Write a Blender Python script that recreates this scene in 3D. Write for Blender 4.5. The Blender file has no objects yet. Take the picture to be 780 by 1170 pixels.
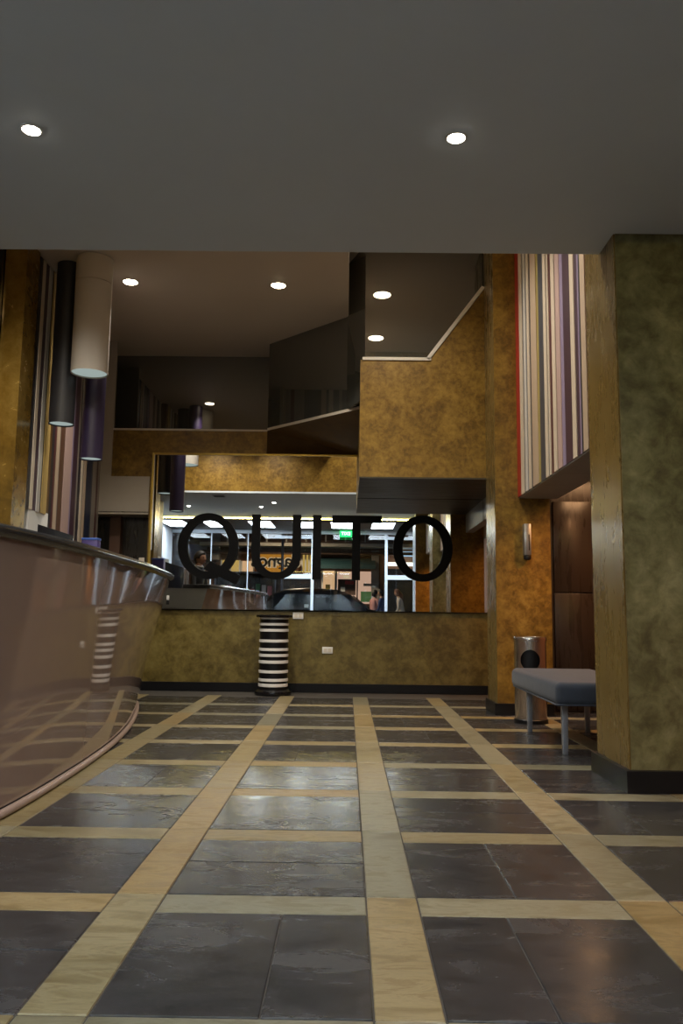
import bpy, bmesh, math, random
from mathutils import Vector, Matrix
random.seed(7)
# ------------------------------------------------------------------ camera
S = 0.88 / 0.84                 # plan units -> metres (floor tiles of about 0.63 m)
F, PITCH, ROLL, YAW, H = 930.0, .1258, .0125, -.0085, .84
scene = bpy.context.scene
col = scene.collection
def cam_axes():
    cy, sy, cp, sp, cr, sr = math.cos(YAW), math.sin(YAW), math.cos(PITCH), math.sin(PITCH), math.cos(ROLL), math.sin(ROLL)
    fw = Vector((sy*cp, cy*cp, sp)); rt = Vector((cy, -sy, 0)); up = rt.cross(fw)
    return cr*rt + sr*up, cr*up - sr*rt, fw
RT, UP, FW = cam_axes()
cam_d = bpy.data.cameras.new('camera'); cam = bpy.data.objects.new('camera', cam_d); col.objects.link(cam)
cam_d.sensor_fit = 'VERTICAL'; cam_d.sensor_height = 24.0; cam_d.lens = F/1170*24.0
cam_d.clip_start = .05; cam_d.clip_end = 200
m = Matrix((RT, UP, -FW)).transposed().to_4x4(); m.translation = Vector((0, 0, H*S)); cam.matrix_world = m
scene.camera = cam
# ------------------------------------------------------------------ world, exposure
w = bpy.data.worlds.new('night_sky'); scene.world = w; w.use_nodes = True
w.node_tree.nodes['Background'].inputs[0].default_value = (.10, .14, .24, 1)
w.node_tree.nodes['Background'].inputs[1].default_value = .10
vs = scene.view_settings
vs.view_transform = 'Standard'; vs.look = 'None'; vs.gamma = 1; vs.use_curve_mapping = False; vs.exposure = 0.0
# light strengths
E_SOFFIT, E_UPPER, E_PANEL, E_COVE, E_CORR = 28, 150, 23, 75, 100
# ------------------------------------------------------------------ pixel helpers (plan units)
C0 = Vector((0, 0, H))
def ray(x, y):
    d = FW*F + RT*(x-390) + UP*(585-y); return d/d.y
def onY(x, y, Y): return C0 + ray(x, y)*Y
def onZ(x, y, Z):
    d = ray(x, y); return C0 + d*((Z-H)/d.z)
def onX(x, y, X):
    d = ray(x, y); return C0 + d*(X/d.x)
YM = 9.0                                      # plane of the wall mirror
def mir(x, y, Y):                             # a point seen in the mirror that stands at depth Y
    p = onY(x, y, 2*YM-Y); return Vector((p.x, Y, p.z))
# ------------------------------------------------------------------ materials
MATS = {}
def newmat(name):
    mt = bpy.data.materials.new(name); mt.use_nodes = True; MATS[name] = mt
    nt = mt.node_tree; return mt, nt, nt.nodes['Principled BSDF']
def simple(name, c, rough=.5, metal=0, coat=0, spec=.5, emis=None, es=0):
    mt, nt, b = newmat(name)
    b.inputs['Base Color'].default_value = (*c, 1); b.inputs['Roughness'].default_value = rough
    b.inputs['Metallic'].default_value = metal; b.inputs['Coat Weight'].default_value = coat
    b.inputs['Specular IOR Level'].default_value = spec
    if emis: b.inputs['Emission Color'].default_value = (*emis, 1); b.inputs['Emission Strength'].default_value = es
    # faint procedural variation so nothing is perfectly flat
    n = nt.nodes.new('ShaderNodeTexNoise'); n.inputs['Scale'].default_value = 9; n.inputs['Detail'].default_value = 4
    tc = nt.nodes.new('ShaderNodeTexCoord'); nt.links.new(tc.outputs['Object'], n.inputs['Vector'])
    mx = nt.nodes.new('ShaderNodeMapRange'); mx.inputs['To Min'].default_value = max(0, rough-.04); mx.inputs['To Max'].default_value = min(1, rough+.04)
    nt.links.new(n.outputs['Fac'], mx.inputs['Value']); nt.links.new(mx.outputs[0], b.inputs['Roughness'])
    return mt
def ramp(nt, stops):
    r = nt.nodes.new('ShaderNodeValToRGB'); e = r.color_ramp.elements
    while len(e) > 1: e.remove(e[-1])
    e[0].position = stops[0][0]; e[0].color = (*stops[0][1], 1)
    for p, c in stops[1:]:
        k = e.new(p); k.color = (*c, 1)
    return r
def plaster(name, stops, scale=3.0, rough=(.32, .55), stretch=(1, 1, 1), bump=.06, metal=0.0):
    mt, nt, b = newmat(name); L = nt.links.new
    tc = nt.nodes.new('ShaderNodeTexCoord'); mp = nt.nodes.new('ShaderNodeMapping'); mp.inputs['Scale'].default_value = stretch
    L(tc.outputs['Object'], mp.inputs['Vector'])
    n1 = nt.nodes.new('ShaderNodeTexNoise'); n1.inputs['Scale'].default_value = scale; n1.inputs['Detail'].default_value = 9
    n1.inputs['Roughness'].default_value = .68; n1.inputs['Distortion'].default_value = .35; L(mp.outputs[0], n1.inputs['Vector'])
    n2 = nt.nodes.new('ShaderNodeTexNoise'); n2.inputs['Scale'].default_value = scale*4.2; n2.inputs['Detail'].default_value = 8; n2.inputs['Roughness'].default_value = .65
    n2.inputs['Distortion'].default_value = .5; L(mp.outputs[0], n2.inputs['Vector'])
    mx = nt.nodes.new('ShaderNodeMix'); mx.inputs[0].default_value = .42; L(n1.outputs['Fac'], mx.inputs[2]); L(n2.outputs['Fac'], mx.inputs[3])
    r = ramp(nt, stops); L(mx.outputs[0], r.inputs[0]); L(r.outputs[0], b.inputs['Base Color'])
    mr = nt.nodes.new('ShaderNodeMapRange'); mr.inputs['From Min'].default_value = .3; mr.inputs['From Max'].default_value = .7
    mr.inputs['To Min'].default_value = rough[0]; mr.inputs['To Max'].default_value = rough[1]; L(n2.outputs['Fac'], mr.inputs['Value']); L(mr.outputs[0], b.inputs['Roughness'])
    b.inputs['Metallic'].default_value = metal
    bp = nt.nodes.new('ShaderNodeBump'); bp.inputs['Strength'].default_value = bump; bp.inputs['Distance'].default_value = .02
    L(mx.outputs[0], bp.inputs['Height']); L(bp.outputs[0], b.inputs['Normal'])
    return mt
def stone(name, stops, scale, rough, stretch, hue_stops, bump=.15, veins=.0):
    """stone piece: each piece takes its own shade and its own bit of the pattern"""
    mt, nt, b = newmat(name); L = nt.links.new
    tc = nt.nodes.new('ShaderNodeTexCoord'); oi = nt.nodes.new('ShaderNodeObjectInfo')
    sc = nt.nodes.new('ShaderNodeMath'); sc.operation = 'MULTIPLY'; sc.inputs[1].default_value = 73; L(oi.outputs['Random'], sc.inputs[0])
    ad = nt.nodes.new('ShaderNodeVectorMath'); L(tc.outputs['Object'], ad.inputs[0]); L(sc.outputs[0], ad.inputs[1])
    mp = nt.nodes.new('ShaderNodeMapping'); mp.inputs['Scale'].default_value = stretch; mp.inputs['Rotation'].default_value = (0, 0, .5); L(ad.outputs[0], mp.inputs['Vector'])
    n1 = nt.nodes.new('ShaderNodeTexNoise'); n1.inputs['Scale'].default_value = scale; n1.inputs['Detail'].default_value = 10; n1.inputs['Roughness'].default_value = .7
    n1.inputs['Distortion'].default_value = .8; L(mp.outputs[0], n1.inputs['Vector'])
    r = ramp(nt, stops); L(n1.outputs['Fac'], r.inputs[0])
    hr = ramp(nt, hue_stops); L(oi.outputs['Random'], hr.inputs[0])
    mx = nt.nodes.new('ShaderNodeMix'); mx.data_type = 'RGBA'; mx.blend_type = 'MULTIPLY'; mx.inputs[0].default_value = 1
    L(r.outputs[0], mx.inputs[6]); L(hr.outputs[0], mx.inputs[7])
    out = mx.outputs[2]
    if veins:
        v = nt.nodes.new('ShaderNodeTexNoise'); v.inputs['Scale'].default_value = 2.2; v.inputs['Detail'].default_value = 5; v.inputs['Distortion'].default_value = 2.5; L(ad.outputs[0], v.inputs['Vector'])
        vr = ramp(nt, [(0, (0, 0, 0)), (.485, (0, 0, 0)), (.5, (1, 1, 1)), (.515, (0, 0, 0))]); L(v.outputs['Fac'], vr.inputs[0])
        vm = nt.nodes.new('ShaderNodeMix'); vm.data_type = 'RGBA'; L(vr.outputs[0], vm.inputs[0]); L(out, vm.inputs[6]); vm.inputs[7].default_value = (veins, veins, veins*1.02, 1)
        vs2 = nt.nodes.new('ShaderNodeMath'); vs2.operation = 'MULTIPLY'; vs2.inputs[1].default_value = .45; L(vr.outputs[0], vs2.inputs[0]); L(vs2.outputs[0], vm.inputs[0])
        out = vm.outputs[2]
    L(out, b.inputs['Base Color'])
    mr = nt.nodes.new('ShaderNodeMapRange'); mr.inputs['From Min'].default_value = .3; mr.inputs['From Max'].default_value = .7
    mr.inputs['To Min'].default_value = rough[0]; mr.inputs['To Max'].default_value = rough[1]; L(n1.outputs['Fac'], mr.inputs['Value']); L(mr.outputs[0], b.inputs['Roughness'])
    bp = nt.nodes.new('ShaderNodeBump'); bp.inputs['Strength'].default_value = bump; bp.inputs['Distance'].default_value = .012
    n3 = nt.nodes.new('ShaderNodeTexNoise'); n3.inputs['Scale'].default_value = 7; n3.inputs['Detail'].default_value = 8; L(ad.outputs[0], n3.inputs['Vector'])
    L(n3.outputs['Fac'], bp.inputs['Height']); L(bp.outputs[0], b.inputs['Normal'])
    return mt
def glow(name, c, s):
    mt = bpy.data.materials.new(name); mt.use_nodes = True; nt = mt.node_tree; MATS[name] = mt
    nt.nodes.remove(nt.nodes['Principled BSDF']); e = nt.nodes.new('ShaderNodeEmission')
    e.inputs[0].default_value = (*c, 1); e.inputs[1].default_value = s; nt.links.new(e.outputs[0], nt.nodes['Material Output'].inputs[0]); return mt
def clear_glass(name, tint=(1, 1, 1)):
    mt = bpy.data.materials.new(name); mt.use_nodes = True; nt = mt.node_tree; MATS[name] = mt
    nt.nodes.remove(nt.nodes['Principled BSDF'])
    t = nt.nodes.new('ShaderNodeBsdfTransparent'); t.inputs[0].default_value = (*tint, 1)
    g = nt.nodes.new('ShaderNodeBsdfGlossy'); g.inputs['Roughness'].default_value = .0
    fr = nt.nodes.new('ShaderNodeFresnel'); fr.inputs[0].default_value = 1.5; mx = nt.nodes.new('ShaderNodeMixShader')
    nt.links.new(fr.outputs[0], mx.inputs[0]); nt.links.new(t.outputs[0], mx.inputs[1]); nt.links.new(g.outputs[0], mx.inputs[2])
    nt.links.new(mx.outputs[0], nt.nodes['Material Output'].inputs[0]); return mt

plaster('gold', [(.33, (.070, .034, .003)), (.44, (.14, .075, .009)), (.53, (.215, .122, .016)), (.66, (.32, .195, .034))], 5.2, (.30, .5), bump=.04, metal=.15)
plaster('gold_cool_lit', [(.33, (.05, .033, .006)), (.44, (.10, .072, .015)), (.53, (.155, .115, .028)), (.66, (.22, .17, .05))], 3.2, (.32, .5), bump=.04, metal=.1)  # gold again, with the olive cast of the cool panel light in its colour
plaster('olive', [(.33, (.040, .034, .012)), (.44, (.105, .092, .036)), (.53, (.175, .158, .068)), (.66, (.29, .265, .13))], 2.6, (.32, .5), bump=.04, metal=.1)
plaster('gold_streak', [(.33, (.15, .098, .028)), (.5, (.19, .128, .037)), (.66, (.23, .160, .05))], 3, (.24, .32), stretch=(1, 1, .22), bump=.004, metal=.3)
plaster('gold_gloss', [(.33, (.12, .070, .010)), (.5, (.24, .145, .026)), (.66, (.36, .24, .06))], 2.2, (.22, .28), bump=.006, metal=.45)
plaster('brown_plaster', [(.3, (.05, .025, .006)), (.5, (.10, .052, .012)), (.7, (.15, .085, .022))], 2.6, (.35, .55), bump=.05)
plaster('ceiling_paint', [(.3, (.52, .575, .63)), (.7, (.555, .61, .665))], 1.2, (.55, .65), bump=.006); MATS['ceiling_paint'].node_tree.nodes['Principled BSDF'].inputs['Specular IOR Level'].default_value = .2
plaster('upper_paint', [(.3, (.56, .475, .385)), (.7, (.60, .515, .42))], 1.2, (.5, .65), bump=.01)
plaster('cream_paint', [(.3, (.36, .31, .25)), (.7, (.40, .35, .285))], 1.5, (.5, .65), bump=.01)
plaster('pale_wall', [(.3, (.55, .60, .66)), (.7, (.60, .65, .70))], 1.5, (.5, .65), bump=.01)
plaster('grey_panel', [(.3, (.24, .235, .22)), (.7, (.28, .275, .26))], 1.5, (.4, .55), bump=.01)
plaster('dark_wood', [(.3, (.012, .009, .007)), (.5, (.022, .015, .011)), (.7, (.035, .023, .016))], 4, (.22, .36), stretch=(1, 1, .1), bump=.03)
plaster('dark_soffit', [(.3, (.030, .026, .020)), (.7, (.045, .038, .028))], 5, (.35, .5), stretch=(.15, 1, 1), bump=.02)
plaster('asphalt', [(.3, (.03, .03, .032)), (.7, (.055, .055, .055))], 20, (.7, .9), bump=.2)
plaster('lacquer', [(.3, (.270, .192, .152)), (.7, (.285, .205, .164))], 1.5, (.05, .07), bump=.0); MATS['lacquer'].node_tree.nodes['Principled BSDF'].inputs['Coat Weight'].default_value = .6
MATS['lacquer'].node_tree.nodes['Principled BSDF'].inputs['Coat Roughness'].default_value = .03
plaster('granite', [(.35, (.018, .019, .021)), (.55, (.034, .036, .038)), (.68, (.10, .10, .10))], 45, (.12, .22), bump=.01)
plaster('blue_velvet', [(.3, (.018, .025, .040)), (.7, (.032, .042, .062))], 6, (.75, .95), bump=.03); MATS['blue_velvet'].node_tree.nodes['Principled BSDF'].inputs['Sheen Weight'].default_value = .12
stone('slate', [(.3, (.022, .0225, .024)), (.5, (.031, .0315, .0335)), (.66, (.045, .0455, .048))], 3.2, (.17, .32), (1, 2.2, 1), [(0, (.82, .82, .84)), (.5, (1, .99, .98)), (1, (1.2, 1.18, 1.15))], bump=.2, veins=.065)
stone('sandstone', [(.3, (.145, .112, .055)), (.44, (.205, .172, .100)), (.52, (.275, .240, .155)), (.60, (.195, .158, .086)), (.68, (.255, .218, .138))], 4.5, (.30, .48), (1, 3.2, 1),
      [(0, (.60, .66, .70)), (.2, (.85, .92, .98)), (.4, (1.0, .97, .86)), (.6, (.88, .85, .72)), (.8, (1.06, .87, .58)), (1, (1.05, 1.08, 1.1))], bump=.25)
simple('rail', (.34, .25, .21), .35)
simple('grout', (.05, .045, .038), .8)
simple('black', (.005, .005, .006), .4, spec=.3)
simple('black_gloss', (.006, .006, .007), .12)
simple('letter_black', (.003, .003, .0035), .6, spec=.1)
simple('white', (.72, .71, .68), .45)
simple('offwhite_lamp', (.52, .48, .42), .85, spec=.2)
simple('lamp_dark', (.022, .022, .026), .5)
simple('lamp_purple', (.017, .008, .036), .5)
simple('steel', (.62, .58, .54), .24, 1)
simple('brushed', (.50, .50, .50), .38, 1)
simple('leg_grey', (.30, .31, .34), .35, .5)
simple('alu_white', (.70, .78, .86), .35, .1)
simple('frame_gold', (.55, .38, .08), .3, .7)
simple('trim_cream', (.62, .56, .47), .45)
simple('skin', (.42, .24, .16), .55)
simple('hair', (.012, .009, .008), .5)
simple('hair_red', (.16, .05, .025), .5)
simple('suit', (.010, .010, .012), .7)
simple('jeans', (.04, .07, .15), .8)
simple('knit', (.60, .52, .46), .85)
simple('jacket_blue', (.03, .06, .16), .8)
simple('shirt_pink', (.50, .25, .24), .8)
simple('car_paint', (.006, .006, .007), .3, .0, .0, spec=.12)
simple('car_glass', (.008, .009, .010), .15, spec=.15)
simple('rubber', (.012, .012, .012), .8)
simple('tail_red', (.6, .05, .02), .25, emis=(1, .12, .03), es=1.2)
simple('tail_amber', (.8, .3, .05), .25, emis=(1, .42, .10), es=2.0)
simple('teal_awning', (.02, .065, .075), .7)
simple('brick_wall', (.20, .10, .06), .8)
simple('street_cream', (.42, .38, .33), .8)
simple('street_brown', (.10, .05, .03), .7)
simple('wood_slat', (.22, .10, .045), .6)
simple('purple_card', (.06, .04, .17), .5)
simple('screen_black', (.010, .012, .018), .25)
simple('red', (.45, .03, .025), .5); simple('blue', (.05, .12, .45), .4); simple('pink', (.6, .22, .28), .5); simple('yellow', (.62, .45, .08), .5); simple('green', (.12, .3, .12), .5)
SLAT = dict(red=(.34, .022, .014), cream=(.62, .53, .42), white=(.62, .59, .55), beige=(.48, .37, .27), pink=(.48, .34, .31), olive=(.34, .27, .085), gold=(.50, .35, .12),
            dark=(.022, .020, .028), plum=(.055, .026, .042), maroon=(.085, .022, .024), lav=(.26, .21, .33), slate=(.055, .060, .075), navy=(.016, .024, .055), brown=(.10, .05, .03), grey=(.26, .23, .20))
for k, v in SLAT.items(): simple('slat_'+k, v, .42)
# mirrors and glass
mt, nt, b = newmat('mirror'); b.inputs['Base Color'].default_value = (.90, .91, .90, 1); b.inputs['Metallic'].default_value = 1; b.inputs['Roughness'].default_value = 0
mt, nt, b = newmat('smoked_glass'); b.inputs['Base Color'].default_value = (.055, .056, .048, 1); b.inputs['Roughness'].default_value = .015; b.inputs['IOR'].default_value = 2.7
clear_glass('clear_glass', (.93, .96, .97))
glow('spot_glow', (1, .93, .78), 40); glow('warm_spot_glow', (1, .84, .58), 45); glow('panel_glow', (.80, .90, 1), E_PANEL); glow('cove_glow', (1, .78, .22), E_COVE)
glow('exit_green', (.03, .85, .18), 2.2); glow('exit_white', (.75, 1, .8), 3.0); glow('corridor_glow', (1, .55, .26), 14); glow('lamp_lens', (.75, .9, .85), .42)
glow('shop_warm', (1, .58, .30), .75); glow('shop_pink', (1, .60, .42), .65); glow('sign_orange', (1, .40, .05), .45); glow('shop_yellow', (1, .62, .16), .55); glow('street_white', (1, .93, .8), 2.2); glow('sky_blue_light', (.5, .75, 1), 1.0)
# ------------------------------------------------------------------ mesh helpers
class MB:
    def __init__(s): s.v = []; s.f = []; s.m = []
    def add(s, vs, fs, mi=0):
        o = len(s.v); s.v += [tuple(v) for v in vs]; s.f += [tuple(o+i for i in f) for f in fs]; s.m += [mi]*len(fs); return s
    def box(s, a, b, mi=0):
        x0, y0, z0 = a; x1, y1, z1 = b
        return s.add([(x0,y0,z0),(x1,y0,z0),(x1,y1,z0),(x0,y1,z0),(x0,y0,z1),(x1,y0,z1),(x1,y1,z1),(x0,y1,z1)],
                     [(3,2,1,0),(4,5,6,7),(0,1,5,4),(1,2,6,5),(2,3,7,6),(3,0,4,7)], mi)
    def prism(s, poly, axis, a, b, mi=0):
        """polygon (list of 2D) extruded along axis from a to b"""
        n = len(poly)
        def P(p, t): return {'x': (t, p[0], p[1]), 'y': (p[0], t, p[1]), 'z': (p[0], p[1], t)}[axis]
        return s.add([P(p, a) for p in poly]+[P(p, b) for p in poly], [tuple(range(n-1, -1, -1)), tuple(range(n, 2*n))]+[(i, (i+1) % n, n+(i+1) % n, n+i) for i in range(n)], mi)
    def lathe(s, prof, c=(0, 0), n=32, mi=0, cap=True):
        o = []; f = []; k = len(prof)
        for r, z in prof:
            for i in range(n):
                a = 2*math.pi*i/n; o.append((c[0]+r*math.cos(a), c[1]+r*math.sin(a), z))
        for j in range(k-1):
            for i in range(n): f.append((j*n+i, j*n+(i+1) % n, (j+1)*n+(i+1) % n, (j+1)*n+i))
        if cap: f.append(tuple(range(n-1, -1, -1))); f.append(tuple((k-1)*n+i for i in range(n)))
        return s.add(o, f, mi)
    def tube(s, pts, r, n=10, mi=0, closed=False):
        pts = [Vector(p) for p in pts]; o = []; f = []; k = len(pts)
        for j, p in enumerate(pts):
            if closed: t = pts[(j+1) % k]-pts[j-1]
            else: t = pts[min(j+1, k-1)]-pts[max(j-1, 0)]
            t.normalize(); a = t.cross(Vector((0, 0, 1)) if abs(t.z) < .9 else Vector((1, 0, 0))).normalized(); bb = t.cross(a)
            rr = r[j] if isinstance(r, (list, tuple)) else r
            for i in range(n):
                an = 2*math.pi*i/n; o.append(p+a*(rr*math.cos(an))+bb*(rr*math.sin(an)))
        for j in range(k if closed else k-1):
            q = (j+1) % k
            for i in range(n): f.append((j*n+i, j*n+(i+1) % n, q*n+(i+1) % n, q*n+i))
        if not closed: f.append(tuple(range(n-1, -1, -1))); f.append(tuple((k-1)*n+i for i in range(n)))
        return s.add(o, f, mi)
    def mesh(s, name, mats, bevel=0, seg=2, smooth=True, angle=35):
        me = bpy.data.meshes.new(name); bm = bmesh.new()
        vs = [bm.verts.new((v[0]*S, v[1]*S, v[2]*S)) for v in s.v]
        for f, mi in zip(s.f, s.m):
            try: fc = bm.faces.new([vs[i] for i in f]); fc.material_index = mi
            except ValueError: pass
        bmesh.ops.recalc_face_normals(bm, faces=bm.faces)
        if bevel: bmesh.ops.bevel(bm, geom=[e for e in bm.edges if len(e.link_faces) == 2 and e.calc_face_angle(0) > .6], offset=bevel*S, segments=seg, profile=.5, affect='EDGES', clamp_overlap=True)
        bm.to_mesh(me); bm.free()
        if smooth:
            for p in me.polygons: p.use_smooth = True
            me.set_sharp_from_angle(angle=math.radians(angle))
        for k in ([mats] if isinstance(mats, str) else mats): me.materials.append(MATS[k])
        return me
def link(name, me, parent=None, loc=(0, 0, 0), rz=0):
    o = bpy.data.objects.new(name, me); col.objects.link(o)
    o.location = Vector(loc)*S; o.rotation_euler = (0, 0, rz)
    if parent: o.parent = parent
    return o
def obj(name, mb, mats, parent=None, loc=(0, 0, 0), rz=0, **k): return link(name, mb.mesh(name, mats, **k), parent, loc, rz)
def tag(o, label, cat=None, group=None, kind=None):
    o['label'] = label
    if cat: o['category'] = cat
    if group: o['group'] = group
    if kind: o['kind'] = kind
    return o
def thing(name, loc, label, cat, group=None, rz=0): return tag(link(name, None, None, loc, rz), label, cat, group)
def struct(name, mb, mats, label=None, parent=None, **k):
    o = obj(name, mb, mats, parent, **k)
    if parent is None: o['kind'] = 'structure'
    if label: o['label'] = label
    return o
def box(a, b): return MB().box(a, b)
def lamp(name, parent, kind, energy, color, loc=(0, 0, 0), size=.1, cone=120, blend=.6, rot=(0, 0, 0)):
    ld = bpy.data.lights.new(name, kind); ld.energy = energy; ld.color = color
    if kind == 'SPOT': ld.spot_size = math.radians(cone); ld.spot_blend = blend; ld.shadow_soft_size = size
    elif kind == 'AREA': ld.shape = 'DISK'; ld.size = size
    else: ld.shadow_soft_size = size
    o = bpy.data.objects.new(name, ld); col.objects.link(o); o.location = Vector(loc)*S; o.rotation_euler = rot
    if parent: o.parent = parent
    return o
# ================================================================== FLOOR
PER, SW = .895*H, .181*H
XC = .0784*H                                   # left edge of the strip that runs under the camera's axis
ZR = 2.169*H                                   # far edge of the first cross strip in view
floor = struct('floor', box((-5.2, -2.3, -.12), (3.9, 9.4, -.003)), 'grout', 'slate floor divided by bands of yellow sandstone')
G = .0022
def piece(name, x0, y0, x1, y1, mat, cache={}):
    wd, dp = x1-x0-2*G, y1-y0-2*G; key = (mat, round(wd, 3), round(dp, 3))
    if key not in cache: cache[key] = box((-wd/2, -dp/2, -.02), (wd/2, dp/2, 0)).mesh(name, mat, bevel=.0022, seg=1)
    return link(name, cache[key], floor, ((x0+x1)/2, (y0+y1)/2, random.uniform(-.0006, .0008)))
for i in range(-5, 4):
    xs = XC+i*PER                              # left edge of a long strip
    if xs > 3.6: continue
    for k in range(-3, 9):
        yf = ZR+k*PER                          # far edge of a cross strip; slate lies between yf and the next cross strip
        if yf > 9.05: continue
        y_end = yf+PER
        piece('stone_strip', xs, yf, xs+SW, min(y_end, 9.3), 'sandstone')
        piece('stone_strip', xs+SW, yf-SW, xs+PER, yf, 'sandstone')
        x0, x1, y0, y1 = xs+SW, xs+PER, yf, min(y_end-SW, 9.3)
        u = (i*7+k*3) % 5
        if y1-y0 < .02: continue
        if u in (0, 3): f = .5+.1*((i+k) % 3-1); piece('slate_tile', x0, y0, x0+(x1-x0)*f, y1, 'slate'); piece('slate_tile', x0+(x1-x0)*f, y0, x1, y1, 'slate')
        elif u == 1 and y1-y0 > .3: f = .55; piece('slate_tile', x0, y0, x1, y0+(y1-y0)*f, 'slate'); piece('slate_tile', x0, y0+(y1-y0)*f, x1, y1, 'slate')
        else: piece('slate_tile', x0, y0, x1, y1, 'slate')
# ================================================================== CEILINGS
YS = 4.37
ZS = 2.87
struct('ceiling', box((-5.2, 2.46, ZS), (3.9, YS, ZS+.03)), 'ceiling_paint', 'plain grey dropped ceiling over the front of the lobby')
struct('wall_fascia', box((-3.6, YS-.12, ZS+.03), (3.9, YS, 4.6)), 'gold', 'gold mottled fascia above the dropped ceiling')
struct('ceiling_tray', MB().box((-5.2, .1, 2.955), (3.9, 2.46, 3.0)).box((-5.2, 2.44, ZS+.03), (3.9, 2.47, 2.955)), 'ceiling_paint', 'raised cream ceiling tray behind the dropped ceiling')
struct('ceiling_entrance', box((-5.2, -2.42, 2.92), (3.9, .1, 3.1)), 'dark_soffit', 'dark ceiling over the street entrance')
struct('ceiling_upper', box((-3.6, YS, 3.93), (-.02, 9.75, 4.0)), 'upper_paint', 'taupe upper ceiling of the tall part of the lobby')
struct('ceiling_gallery', MB().box((-.02, YS, 4.5), (3.9, 9.75, 4.58)).box((-.10, YS, 4.0), (-.02, 9.75, 4.58)), 'upper_paint', 'higher ceiling above the gallery box')
cv = tag(obj('cove_light', box((-5.2, .101, 2.931), (3.9, .125, 2.947)), 'cove_glow'), 'yellow light strip hidden in the ceiling cove, seen in the mirror', 'light strip')
struct('trim_cove', box((-5.2, .09, 2.905), (3.9, .15, 2.925)), 'dark_soffit')
# ================================================================== BACK WALL
YW = 9.05
struct('wall_back_lower', box((-2.24, YW-.012, 0), (1.62, YW+.35, .872)), 'gold_cool_lit', 'gold mottled wall below the mirror, olive cast of cool light painted in')
wb = struct('wall_back', MB().box((-2.24, YW, .885), (1.62, YW+.35, 2.90)).box((-2.68, YW, 2.36), (-2.24, YW+.35, 2.90)), 'gold', 'gold mottled back wall around the mirror')
struct('baseboard_back', box((-2.24, YW-.04, 0), (1.62, YW, .095)), 'black')
struct('wall_back_panel', MB().box((-2.95, YW-.02, 1.93), (-2.24, YW+.3, 2.36)).box((-2.95, YW-.02, 2.36), (-2.68, YW+.02, 3.94)), 'cream_paint', 'taupe painted wall panel above the dark doorway')
d1 = struct('door_1', box((-2.60, YW+.30, 0), (-2.24, YW+.34, 1.93)), 'dark_wood', 'dark wooden door in the doorway behind the counter')
obj('door_frame', box((-2.72, YW+.18, 0), (-2.60, YW+.3, 1.93)), 'street_brown', d1)
obj('door_handle', box((-2.32, YW+.24, .98), (-2.29, YW+.30, 1.12)), 'brushed', d1)
struct('wall_doorway', MB().box((-3.2, YW+.34, 0), (-2.2, YW+.40, 1.95)).box((-3.2, YW-.02, 1.95), (-2.24, YW+.4, 1.96)), 'dark_wood')
tag(obj('light_switch', box((-.03, -.012, -.045), (.03, 0, .045)), 'trim_cream', None, (-2.295, YW-.0, 1.40), bevel=.004), 'small pale switch plate beside the mirror frame', 'switch')
struct('wall_rear', box((-3.6, 9.75, 0), (3.9, 9.85, 4.6)), 'dark_soffit')
# mirror with letters
mirror = thing('wall_mirror', (-.42, YM, .9), 'large wall mirror with thin gold frame behind the lettering', 'mirror')
ML, MR, MB0, MT = -2.19+.42, 1.56+.42, .885-.9, 2.605-.9
obj('mirror_glass', box((ML, 0, MB0), (MR, .012, MT)), 'mirror', mirror)
fr = MB(); fw_ = .022
fr.box((ML-fw_, -.012, MB0-.012), (ML, .05, MT+fw_)); fr.box((ML, -.012, MT), (MR, .05, MT+fw_)); fr.box((MR, -.012, MB0-.012), (MR+fw_, .05, MT+fw_))
obj('mirror_frame', fr, 'frame_gold', mirror, bevel=.003)
sign = thing('lobby_lettering', (-.38, YM-.03, 1.22), 'black capital letters spelling QUITO fixed to the mirror', 'lettering')
LX, LY, LZ = -.38, YM-.03, 1.22
def ring(cx, cz, ro, rzo, tx, tz, n=64):
    mb = MB(); vs = []; fs = []
    for i in range(n):
        a = 2*math.pi*i/n; c, s_ = math.cos(a), math.sin(a)
        vs += [(cx+ro*c, 0, cz+rzo*s_), (cx+(ro-tx)*c, 0, cz+(rzo-tz)*s_), (cx+ro*c, .022, cz+rzo*s_), (cx+(ro-tx)*c, .022, cz+(rzo-tz)*s_)]
    for i in range(n):
        a, b_ = 4*i, 4*((i+1) % n); fs += [(a, b_, b_+1, a+1), (a+2, a+3, b_+3, b_+2), (a, a+2, b_+2, b_), (a+1, b_+1, b_+3, a+3)]
    return mb.add(vs, fs)
def lx(px): return onY(px, 625, LY).x-LX
zt, zb = 1.938-LZ, 1.222-LZ
zc, rz_ = (zt+zb)/2, (zt-zb)/2+.008
q = ring((lx(203)+lx(272))/2, zc, (lx(272)-lx(203))/2, rz_, .104, .082)
p0, p1 = onY(236, 648, LY), onY(273, 664, LY)
q.prism([(lx(233), onY(0+233, 650, LY).z-LZ), (lx(241), onY(241, 641, LY).z-LZ), (lx(276), onY(276, 658, LY).z-LZ), (lx(270), onY(270, 668, LY).z-LZ)], 'y', -.002, .022)
obj('letter', q, 'letter_black', sign)
u = MB(); xl, xr, t = lx(287), lx(343.5), .094
rb = (xr-xl)/2; cx = (xl+xr)/2; zr = zb-.004+rb*.98
out = [(xl, zt), (xl+t, zt)]+[(cx-(rb-t)*math.cos(a), zr-(rb-t+.012)*math.sin(a)) for a in [math.pi*i/20 for i in range(21)]]+[(xr-t, zt), (xr, zt)]+[(cx+rb*math.cos(a), zr-rb*.98*math.sin(a)) for a in [math.pi*i/20 for i in range(21)]]
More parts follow.
